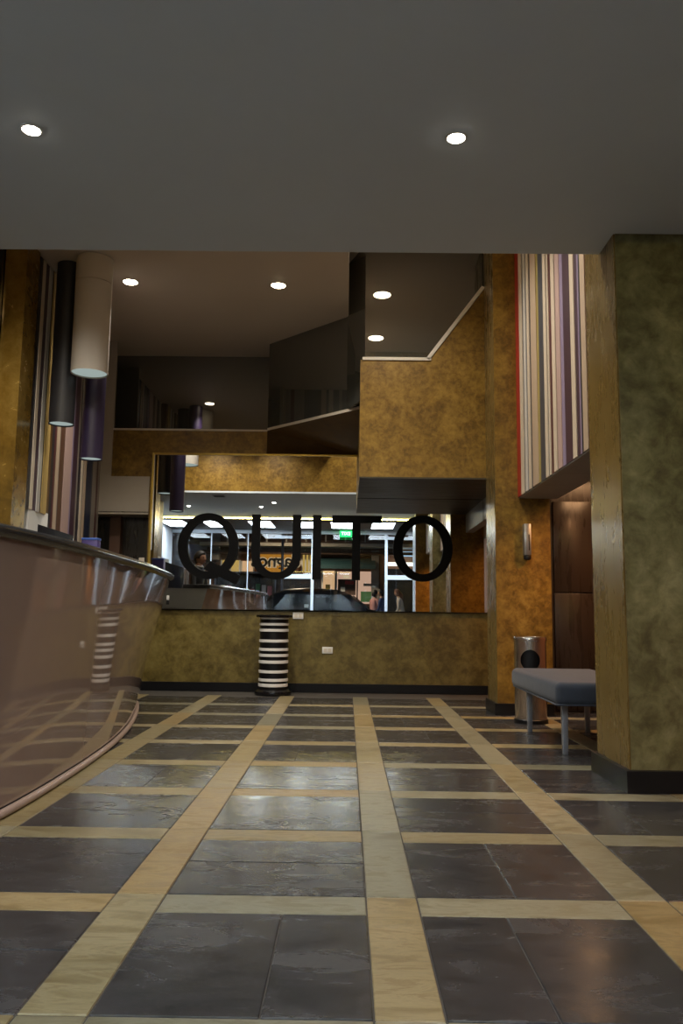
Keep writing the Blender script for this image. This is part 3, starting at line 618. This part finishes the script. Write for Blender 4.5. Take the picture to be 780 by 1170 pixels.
# ================================================================== ENTRANCE (behind the camera, seen in the mirror)
YF = -2.3
for k, px in enumerate((203, 249, 300, 349, 391, 437, 487)):
    c = mir(px, 597, -1.0)
    t = thing('ceiling_light', (c.x, -.85, 2.92), ['leftmost white ceiling panel, left of the letter Q', 'white ceiling panel inside the letter Q', 'white ceiling panel inside the letter U', 'white ceiling panel between letters U and I', 'white ceiling panel above the green exit sign', 'white ceiling panel between letters T and O', 'white ceiling panel inside the letter O'][k], 'ceiling light', 'entrance ceiling panels')
    obj('panel_frame', box((-.27, -.62, -.012), (.27, .62, 0)), 'white', t); obj('diffuser', box((-.25, -.60, -.016), (.25, .60, -.012)), 'panel_glow', t)
fa = struct('window_5', MB().box((-4.5, YF-.05, 2.84), (3.4, YF+.05, 2.92)), 'alu_white', 'glazed street front with pale metal frames')
def fpost(px, w_=.035): 
    x = mir(px, 640, YF).x; obj('mullion', box((x-w_, YF-.04, 0), (x+w_, YF+.04, 2.84)), 'alu_white', fa); return x
xs_ = [-4.4]+[fpost(241, .009), fpost(283, .009), fpost(357), fpost(441), fpost(474, .03)]+[3.4]
for (pa, pb_) in ((313, 357), (441, 474)):
    xa, xb = mir(pa, 658, YF).x, mir(pb_, 658, YF).x
    obj('door_rail', box((xa, YF-.045, mir(330, 661, YF).z), (xb, YF+.045, mir(330, 656, YF).z)), 'alu_white', fa); obj('door_rail', box((xa, YF-.045, 2.72), (xb, YF+.045, 2.79)), 'alu_white', fa)
for a, b_ in zip(xs_[:-1], xs_[1:]): obj('pane', box((a+.02, YF-.006, .02), (b_-.02, YF+.006, 2.84)), 'clear_glass', fa)
c = mir(395, 610, -1.9)
ex = thing('exit_sign', (c.x, -1.9, c.z), 'lit green exit sign beside the letter T in the mirror', 'exit sign')
obj('sign_box', box((-.15, -.03, -.075), (.15, .03, .075)), 'exit_green', ex, bevel=.005); obj('hanger', box((-.01, -.01, .07), (.01, .01, 2.92-c.z)), 'leg_grey', ex)
def text_part(body, size, mat, parent, loc, rot, bold=0, ext=.004):
    cu = bpy.data.curves.new('lettering', 'FONT'); cu.body = body; cu.size = size*S; cu.align_x = 'CENTER'; cu.align_y = 'CENTER'; cu.extrude = ext; cu.offset = bold
    o = bpy.data.objects.new('tmp', cu); col.objects.link(o); bpy.context.view_layer.update()
    me_ = bpy.data.meshes.new_from_object(o.evaluated_get(bpy.context.evaluated_depsgraph_get())); bpy.data.objects.remove(o)
    me_.materials.clear(); me_.materials.append(MATS[mat]); q_ = link('lettering', me_, parent, loc); q_.rotation_euler = rot; return q_
text_part('EXIT', .11, 'exit_white', ex, (0, .034, 0), (math.pi/2, 0, math.pi), .002)
# left entrance wall furniture in the mirror
p = mir(196, 615, .4); tag(obj('wall_picture', MB().box((0, -.45, -.30), (.03, .45, .30)), 'leg_grey', None, (-4.4, .2, 2.25), bevel=.005), 'grey framed board on the pale wall, left in the mirror', 'picture')
cb = thing('tall_cabinet', (-3.95, -.5, 0), 'dark tall cabinet against the pale wall, left in the mirror', 'cabinet')
obj('cabinet_body', box((-.42, -.5, 0), (.25, .5, 1.85)), 'dark_wood', cb); obj('door', box((-.40, .5, .05), (-.09, .52, 1.80)), 'dark_wood', cb); obj('door', box((-.07, .5, .05), (.23, .52, 1.80)), 'dark_wood', cb)
bdv = thing('display_board', (-3.1, 4.4, 0), 'grey brown display board at the left edge of the mirror', 'board')
obj('board_panel', box((-.03, -.35, .75), (.03, .35, 1.75)), 'grey_panel', bdv); obj('board_edge', box((-.035, .35, .75), (.035, .37, 1.75)), 'white', bdv); obj('board_foot', box((-.03, -.2, 0), (.03, .2, .75)), 'black', bdv)
# ================================================================== PEOPLE
def person(name, loc, rz, label, top_m, leg_m, hair_m, height=1.62, lean=0.0, collar=False, long_hair=False, arm_fwd=.25):
    k = height/1.70/S
    J = {}; V_ = []; R_ = []; E_ = []
    def j(nm, p, r, par=None):
        x, y, z = p; y2 = y-lean*max(0, z-.95); J[nm] = len(V_); V_.append((x*k, y2*k, z*k)); R_.append((r[0]*k, r[1]*k) if isinstance(r, tuple) else (r*k, r*k))
        if par: E_.append((J[par], J[nm]))
    j('pelvis', (0, 0, .95), (.155, .115)); j('waist', (0, 0, 1.10), (.135, .10), 'pelvis'); j('chest', (0, -.01, 1.28), (.155, .115), 'waist'); j('neck0', (0, 0, 1.42), (.085, .075), 'chest')
    j('neck', (0, -.012, 1.49), .054, 'neck0'); j('skull', (0, -.005, 1.56), .050, 'neck')
    for s_, nm in ((-1, 'l'), (1, 'r')):
        j(nm+'sh', (s_*.165, 0, 1.385), .062, 'neck0'); j(nm+'el', (s_*.225, .01-arm_fwd*.3, 1.12), .043, nm+'sh'); j(nm+'wr', (s_*.20, -.12-arm_fwd*.6, .93), .030, nm+'el')
        j(nm+'pa', (s_*.195, -.15-arm_fwd*.7, .875), (.038, .022), nm+'wr')
        for q_, (dx, ln) in enumerate(((-.026, .075), (-.009, .085), (.009, .08), (.026, .065))):
            a = (s_*.195+dx, -.17-arm_fwd*.7, .84); j(nm+'f%d' % q_, a, .0095, nm+'pa'); j(nm+'g%d' % q_, (a[0], a[1]-.012, a[2]-ln), .008, nm+'f%d' % q_)
        j(nm+'th', (s_*.195-s_*.045, -.17-arm_fwd*.7, .86), .011, nm+'pa'); j(nm+'ti', (s_*.195-s_*.058, -.20-arm_fwd*.7, .825), .009, nm+'th')
        j(nm+'hp', (s_*.095, 0, .88), .095, 'pelvis'); j(nm+'kn', (s_*.10, -.015, .50), .060, nm+'hp'); j(nm+'an', (s_*.10, .02, .10), .040, nm+'kn'); j(nm+'to', (s_*.11, -.13, .035), (.042, .03), nm+'an')
    me_ = bpy.data.meshes.new('body'); me_.from_pydata([tuple(c*S for c in v) for v in V_], E_, [])
    o = bpy.data.objects.new('body', me_); col.objects.link(o); o.modifiers.new('s', 'SKIN'); 
    for i, sv in enumerate(me_.skin_vertices[0].data): sv.radius = (R_[i][0]*S, R_[i][1]*S); sv.use_root = (i == 0)
    sb = o.modifiers.new('ss', 'SUBSURF'); sb.levels = 1; sb.render_levels = 1
    bpy.context.view_layer.update(); nm_ = bpy.data.meshes.new_from_object(o.evaluated_get(bpy.context.evaluated_depsgraph_get())); bpy.data.objects.remove(o)
    for mm in ('skin', top_m, leg_m, 'black'): nm_.materials.append(MATS[mm])
    kz = k*S
    for p_ in nm_.polygons:
        c_ = p_.center/kz; p_.use_smooth = True
        z = c_.z; hand = abs(c_.x) > .12 and z < .94 and c_.y < -.12
        p_.material_index = 0 if (z > 1.47 or hand) else (1 if z > .93 else (2 if z > .09 else 3))
    # head: one shaped surface (brow, sockets, nose, lips, chin), merged into the body mesh
    g = lambda x, c, w_: math.exp(-((x-c)/w_)**2)
    NA, NB = 28, 22
    def head_pt(a, b_, off=0.0):
        ph = math.pi*b_/NB; th_ = 2*math.pi*a/NA
        dx, dy, dz = math.sin(ph)*math.sin(th_), -math.sin(ph)*math.cos(th_), math.cos(ph)
        x, y, z = dx*(.074+off), -.012+dy*(.094+off), 1.605+dz*(.115+off)
        lo = max(0.0, (1.60-z)/.11); x *= 1-.30*lo*lo
        if dy > 0: y -= .030*lo*lo
        if dy < -.2:
            y -= .024*g(x, 0, .012)*g(z, 1.583, .017)+.010*g(x, 0, .011)*g(z, 1.612, .02)      # nose
            y += .010*(g(x, .031, .014)+g(x, -.031, .014))*g(z, 1.613, .012)                   # sockets
            y -= .006*g(z, 1.634, .012)*g(x, 0, .05)+.007*g(x, 0, .018)*g(z, 1.545, .010)+.010*g(x, 0, .022)*g(z, 1.508, .016)
        return x, y, z
    def put(p_): return (p_[0]*k, (p_[1]-lean*(p_[2]-.95))*k, p_[2]*k)
    def grid(fn):
        q_ = MB(); q_.add([put(fn(a, b_)) for b_ in range(1, NB) for a in range(NA)]+[put(fn(0, 0)), put(fn(0, NB))],
              [(b_*NA+a, b_*NA+(a+1) % NA, (b_+1)*NA+(a+1) % NA, (b_+1)*NA+a) for b_ in range(NB-2) for a in range(NA)]
              + [(a, (NB-1)*NA, (a+1) % NA) for a in range(NA)]+[((NB-2)*NA+a, (NB-2)*NA+(a+1) % NA, (NB-1)*NA+1) for a in range(NA)]); return q_
    hd = grid(head_pt)
    for s_ in (-1, 1):                                                                          # ears
        hd.add([put((s_*(.072+.012*math.sin(math.pi*v_/6)), .006+.020*math.cos(u_)*math.sin(math.pi*v_/6)+.006, 1.59+.030*math.cos(math.pi*v_/6))) if False else put((s_*(.070+.014*abs(math.sin(u_/2))*math.sin(math.pi*v_/6)), .004+.018*math.cos(u_)*math.sin(math.pi*v_/6), 1.59+.032*math.cos(math.pi*v_/6))) for v_ in range(7) for u_ in [2*math.pi*q2/8 for q2 in range(8)]],
               [(v_*8+q2, v_*8+(q2+1) % 8, (v_+1)*8+(q2+1) % 8, (v_+1)*8+q2) for v_ in range(6) for q2 in range(8)])
    hme = hd.mesh('head', 'skin', angle=180)
    bmj = bmesh.new(); bmj.from_mesh(nm_); nb0 = len(bmj.faces); bmj.from_mesh(hme); bmj.faces.ensure_lookup_table()
    for f_ in bmj.faces[nb0:]: f_.material_index = 0; f_.smooth = True
    bmj.to_mesh(nm_); bmj.free()
    root = thing(name, loc, label, 'person', None, rz)
    link('body', nm_, root)
    def hair_pt(a, b_):
        x, y, z = head_pt(a, b_)
        front = max(0.0, min(1.0, (-y+.0)/.06)); line = 1.665*front+(1.515 if not long_hair else 1.46)*(1-front)
        if abs(x) > .05 and y < .02: line = max(line, 1.60)
        mk = max(0.0, min(1.0, (z-line)/.012+.5)); rp = .003*math.sin(a*5.1+b_*1.7)
        return head_pt(a, b_, -.007+mk*(.023+rp))
    hm = grid(hair_pt)
    if long_hair: hm.lathe([(.030*k, 1.30*k), (.058*k, 1.36*k), (.070*k, 1.46*k), (.066*k, 1.56*k), (.03*k, 1.62*k)], (0, (.052-lean*.50)*k), 14)
    obj('hair', hm, hair_m, root, angle=180)
    for s_ in (-1, 1):
        c_ = put((s_*.031, -.0845, 1.613)); em = MB().lathe([(.001, -.010*k)]+[(.010*k*math.sin(math.pi*q2/6), -.010*k*math.cos(math.pi*q2/6)) for q2 in range(1, 6)]+[(.001, .010*k)], n=10)
        em.v = [(x_+c_[0], y_+c_[1], z_+c_[2]) for x_, y_, z_ in em.v]; obj('eye', em, 'black', root)
    c_ = put((0, -.1125, 1.545)); obj('mouth', MB().box((-.020*k, c_[1]-.001*k, c_[2]-.004*k), (.020*k, c_[1]+.012*k, c_[2]+.004*k)), 'shirt_pink', root, bevel=.002)
    if collar: obj('collar', MB().tube([(.068*k*math.cos(t), (.062*math.sin(t)-.008-lean*.525)*k, 1.474*k+.012*k*math.sin(t)) for t in [2*math.pi*i/20 for i in range(20)]], .014*k, 8, closed=True), 'white', root)
    return root
person('person', (-2.42, 5.0, .16), 1.85, 'person in a black suit with white collar behind the counter, seen in the mirror', 'suit', 'suit', 'hair', 1.72, .08, True)
struct('wall_platform', box((-3.3, 4.3, 0), (-2.1, 5.7, .16)), 'dark_wood', 'low platform behind the reception counter')
c = mir(427, 680, -6.9); person('person', (c.x, -6.9, -.08), .9, 'dark haired person in a pink top in the street', 'shirt_pink', 'jeans', 'hair', 1.74, .05)
c = mir(438, 680, -6.1); person('person', (c.x, -6.1, -.08), -1.2, 'person in a dark blue jacket beside the door post', 'jacket_blue', 'jeans', 'hair', 1.74, .10)
c = mir(460, 680, -6.6); person('person', (c.x, -6.6, -.08), -1.4, 'red haired person in a cream knit leaning forward in the street', 'knit', 'jeans', 'hair_red', 1.76, .22, False, True)
# ================================================================== STREET
struct('floor_street', box((-14, -16, -.2), (14, YF-.06, -.08)), 'asphalt', 'asphalt street outside')
ZG = -.08
car = thing('parked_car', (-.35, -4.7, ZG), 'dark parked car in the street, seen in the mirror', 'car')
prof = [(-2.15, .35), (-2.18, .75), (-2.05, 1.02), (-1.75, 1.42), (-1.35, 1.60), (-.6, 1.655), (.1, 1.60), (.45, 1.46), (.95, 1.08), (1.55, 1.0), (1.95, .90), (2.1, .72), (2.12, .35)]
bodym = MB(); vs_ = []; cols_ = [(-.86, .0), (-.84, 1), (-.6, 1), (.6, 1), (.84, 1), (.86, 0)]
NP = len(prof)
for yy, tt_ in [(-.82, .9), (-.72, .985), (0, 1.0), (.72, .985), (.82, .9)]:
    for x, z in prof:
        top_ = max(0, z-.95)/.7; y_ = yy*(1-.20*top_); vs_.append((x*(.97 if abs(yy) > .8 else 1), y_, z if z < .95 else .95+(z-.95)*tt_))
bodym.add(vs_, [(a*NP+i, a*NP+i+1, (a+1)*NP+i+1, (a+1)*NP+i) for a in range(4) for i in range(NP-1)]+[tuple(range(NP)), tuple(reversed(range(4*NP, 5*NP)))]+[(a*NP+NP-1, a*NP, (a+1)*NP, (a+1)*NP+NP-1) for a in range(4)])
obj('car_body', bodym, 'car_paint', car, angle=50)
for s_ in (-1, 1):
    for (x0, x1, xt0, xt1) in ((-1.65, -.62, -1.32, -.62), (-.52, .72, -.52, .22)):
        yb_, yt_ = s_*.815, s_*.705; g_ = MB(); v = [(x0, yb_, 1.02), (x1, yb_, 1.02), (xt1, yt_, 1.46), (xt0, yt_, 1.46)]
        g_.add(v+[(a, b_-s_*.03, c_) for a, b_, c_ in v], [(0, 1, 2, 3), (7, 6, 5, 4), (0, 4, 5, 1), (1, 5, 6, 2), (2, 6, 7, 3), (3, 7, 4, 0)]); obj('side_window', g_, 'car_glass', car)
    obj('tail_lamp', MB().box((-2.17, s_*.82-.10, .80), (-2.0, s_*.82+.01, .98)).box((-2.06, s_*.80-.07, .98), (-1.90, s_*.80+.008, 1.22)), ['tail_red'], car, bevel=.02); obj('turn_lamp', MB().box((-1.95, s_*.80-.05, 1.06), (-1.86, s_*.80+.012, 1.26)), 'tail_amber', car, bevel=.015)
    obj('head_lamp', box((1.86, s_*.70-.14, .72), (2.09, s_*.70+.08, .86)), 'white', car, bevel=.03)
    for xw in (-1.35, 1.35):
        wh = MB(); n = 24; pr_ = [(.10, 0), (.30, 0), (.32, .03), (.32, .17), (.30, .20), (.10, .20)]
        for r_, y_ in pr_: wh.v += [(xw+r_*math.cos(2*math.pi*i/n), s_*(.66+y_), .32+r_*math.sin(2*math.pi*i/n)) for i in range(n)]
        for k in range(len(pr_)-1):
            for i in range(n): wh.f.append((k*n+i, k*n+(i+1) % n, (k+1)*n+(i+1) % n, (k+1)*n+i)); wh.m.append(0)
        w_o = obj('wheel', wh, 'rubber', car); obj('hubcap', MB().prism([(xw+.2*math.cos(2*math.pi*i/20), .32+.2*math.sin(2*math.pi*i/20)) for i in range(20)], 'y', s_*.80, s_*.862), 'brushed', w_o)
ws = MB(); v = [(.50, -.62, 1.44), (.50, .62, 1.44), (.92, .70, 1.10), (.92, -.70, 1.10)]; ws.add([(a+.012, b_, c_+.012) for a, b_, c_ in v]+v, [(0, 1, 2, 3), (7, 6, 5, 4), (0, 4, 5, 1), (1, 5, 6, 2), (2, 6, 7, 3), (3, 7, 4, 0)]); obj('windscreen', ws, 'car_glass', car)
obj('sticker', box((-.80, .79, 1.10), (-.69, .80, 1.19)), 'white', car)
# building across the street
YG = -10.0
bl = thing('shop_building', (0, YG, ZG), 'shop building across the street with balcony, awning and lit windows', 'building')
def bp(px, py, Y=YG): q_ = mir(px, py, Y); return q_.x, q_.z-ZG
def bslab(name, px0, py0, px1, py1, mat, d0=0, d1=.05, parent=None):
    (xa, za), (xb, zb_) = bp(px0, py0), bp(px1, py1); return obj(name, box((min(xa, xb), d0, min(za, zb_)), (max(xa, xb), d1, max(za, zb_))), mat, parent or bl)
obj('facade_wall', box((-10, -.3, 0), (7, 0, 7.5)), 'brick_wall', bl)
bslab('cornice', 232, 621, 520, 628, 'street_cream', 0, .7)
bslab('fascia_board', 232, 629, 520, 636, 'street_brown', 0, .35)
for k in range(7): bslab('wall_slat', 150, 598+k*3.6, 236, 600+k*3.6, 'wood_slat', 0, .10)
for k in range(9): bslab('baluster', 262+k*22, 607, 263.4+k*22, 621, 'street_cream', .55, .60)
bslab('upper_window', 262, 600, 330, 618, 'street_brown', .0, .06); bslab('upper_window', 345, 600, 440, 618, 'street_brown', .0, .06)
bslab('upper_post', 243, 598, 251, 640, 'street_cream', .0, .25)
aw = MB(); (xa, za), (xb, zb_) = bp(362, 637), bp(428, 652); aw.prism([(0, zb_+.05), (0, za), (.9, zb_+.12), (.9, zb_), (.86, zb_)], 'x', xa, xb); obj('awning', aw, 'teal_awning', bl)
for k in range(5): bslab('awning_rib', 362, 639+k*2.6, 428, 639.8+k*2.6, 'leg_grey', .12+k*.15, .16+k*.15)
def shopwin(px0, py0, px1, py1, mat, nb=2):
    w_ = bslab('shop_window', px0, py0, px1, py1, mat, 0, .03)
    for k in range(nb+1):
        px = px0+(px1-px0)*k/nb; bslab('window_bar', px-.6, py0, px+.6, py1, 'white', .03, .07, bl)
    return w_
shopwin(368, 652, 383, 690, 'shop_warm', 1); shopwin(384, 653, 408, 690, 'shop_pink', 1); shopwin(408, 653, 429, 690, 'shop_pink', 1)
shopwin(253, 640, 274, 656, 'shop_yellow', 2); shopwin(276, 641, 290, 653, 'shop_warm', 2); shopwin(345, 634, 357, 653, 'shop_yellow', 3)
bslab('dark_shelf', 386, 662, 406, 680, 'street_brown', .03, .20); bslab('dark_shelf', 412, 676, 428, 688, 'green', .03, .2); bslab('merchandise', 394, 664, 404, 668, 'red', .03, .25); bslab('merchandise', 415, 667, 427, 670, 'trim_cream', .03, .25); bslab('merchandise', 372, 668, 377, 676, 'yellow', .03, .25); bslab('merchandise', 389, 671, 394, 676, 'white', .03, .25)
sgn = bslab('sign_board', 296, 634, 334, 655, 'sign_orange', .25, .32)
sx, sz = bp(316, 642); text_part('dagnos', .60, 'trim_cream', bl, (sx, .335, sz), (math.pi/2, 0, math.pi), .045, .004); text_part('dagnos', .60, 'black', bl, (sx, .35, sz), (math.pi/2, 0, math.pi), .012, .004)
bslab('side_post', 424, 630, 432, 700, 'street_cream', 0, .3); bslab('drain_pipe', 434, 615, 437, 700, 'wood_slat', .0, .12)
bslab('dark_shopfront', 441, 650, 480, 700, 'navy_shop' if 'navy_shop' in MATS else 'screen_black', 0, .05); bslab('lit_strip', 443, 643, 474, 647, 'street_white', 0, .3); bslab('blue_sign', 455, 631, 474, 636, 'sky_blue_light', 0, .3)
bslab('dark_shopfront', 200, 640, 252, 700, 'street_brown', 0, .05); bslab('dark_shopfront', 300, 656, 366, 700, 'screen_black', 0, .05); bslab('lilac_shutter', 212, 622, 236, 640, 'lilac' if 'lilac' in MATS else 'slat_lav', 0, .06)
# newspaper stall
stl = thing('street_stall', (mir(280, 672, -8.6).x, -8.6, ZG), 'street stall with colourful goods to the right of the Q, seen in the mirror', 'stall')
obj('stall_table', box((-1.1, -.3, .0), (1.0, .3, 1.448)), 'screen_black', stl); obj('stall_roof', box((-1.1, -.4, 2.2), (1.2, .5, 2.26)), 'screen_black', stl); obj('stall_back', box((-1.1, -.42, 1.45), (1.0, -.4, 2.2)), 'dark_wood', stl)
for sx_ in (-1.05, .95): obj('stall_post', box((sx_-.02, -.38, 1.45), (sx_+.02, -.34, 2.2)), 'leg_grey', stl)
random.seed(12); cn = ['red', 'white', 'pink', 'blue', 'trim_cream', 'yellow', 'red', 'green', 'white', 'pink']
for k in range(10):
    x = -.9+k*.19; hgt = random.uniform(.18, .5)
    tag(obj('goods_packet', MB().box((-.07, -.07, 0), (.07, .07, hgt)), cn[k], None, (stl.location.x/S+x, -8.5, ZG+1.45), bevel=.012), ['red packet at the left end of the street stall', 'white packet beside the leftmost red packet on the stall', 'pink packet between white and blue packets on the stall', 'blue packet on the street stall', 'cream packet on the street stall', 'yellow packet on the street stall', 'red packet beside the yellow packet on the stall', 'green packet on the street stall', 'white packet beside the green packet on the stall', 'pink packet at the right end of the street stall'][k], 'packet', 'packets on the street stall')
cbm = mir(294, 668, -8.3)
tag(obj('blue_ball', MB().lathe([(.002, 0)]+[(.11*math.sin(math.pi*i/12), .11-.11*math.cos(math.pi*i/12)) for i in range(1, 12)]+[(.002, .22)], n=20), 'blue', None, (cbm.x, -8.3, ZG+1.45)), 'round blue ball at the end of the street stall', 'ball')
# added lamp, itself unseen, to brighten the people and shop fronts
sl_ = thing('added_street_lamp', (-2.0, -6.9, ZG), 'added unseen street lamp that brightens the people and shop fronts', 'street lamp')
obj('pole', MB().lathe([(.06, 0), (.05, .4), (.035, 4.6)], n=12), 'leg_grey', sl_); obj('lamp_head', box((-.12, -.35, 4.58), (.12, .45, 4.68)), 'leg_grey', sl_, bevel=.02); lamp('bulb', sl_, 'SPOT', 1100, (1, .76, .5), (0, -.2, 4.5), .15, 150, .8)
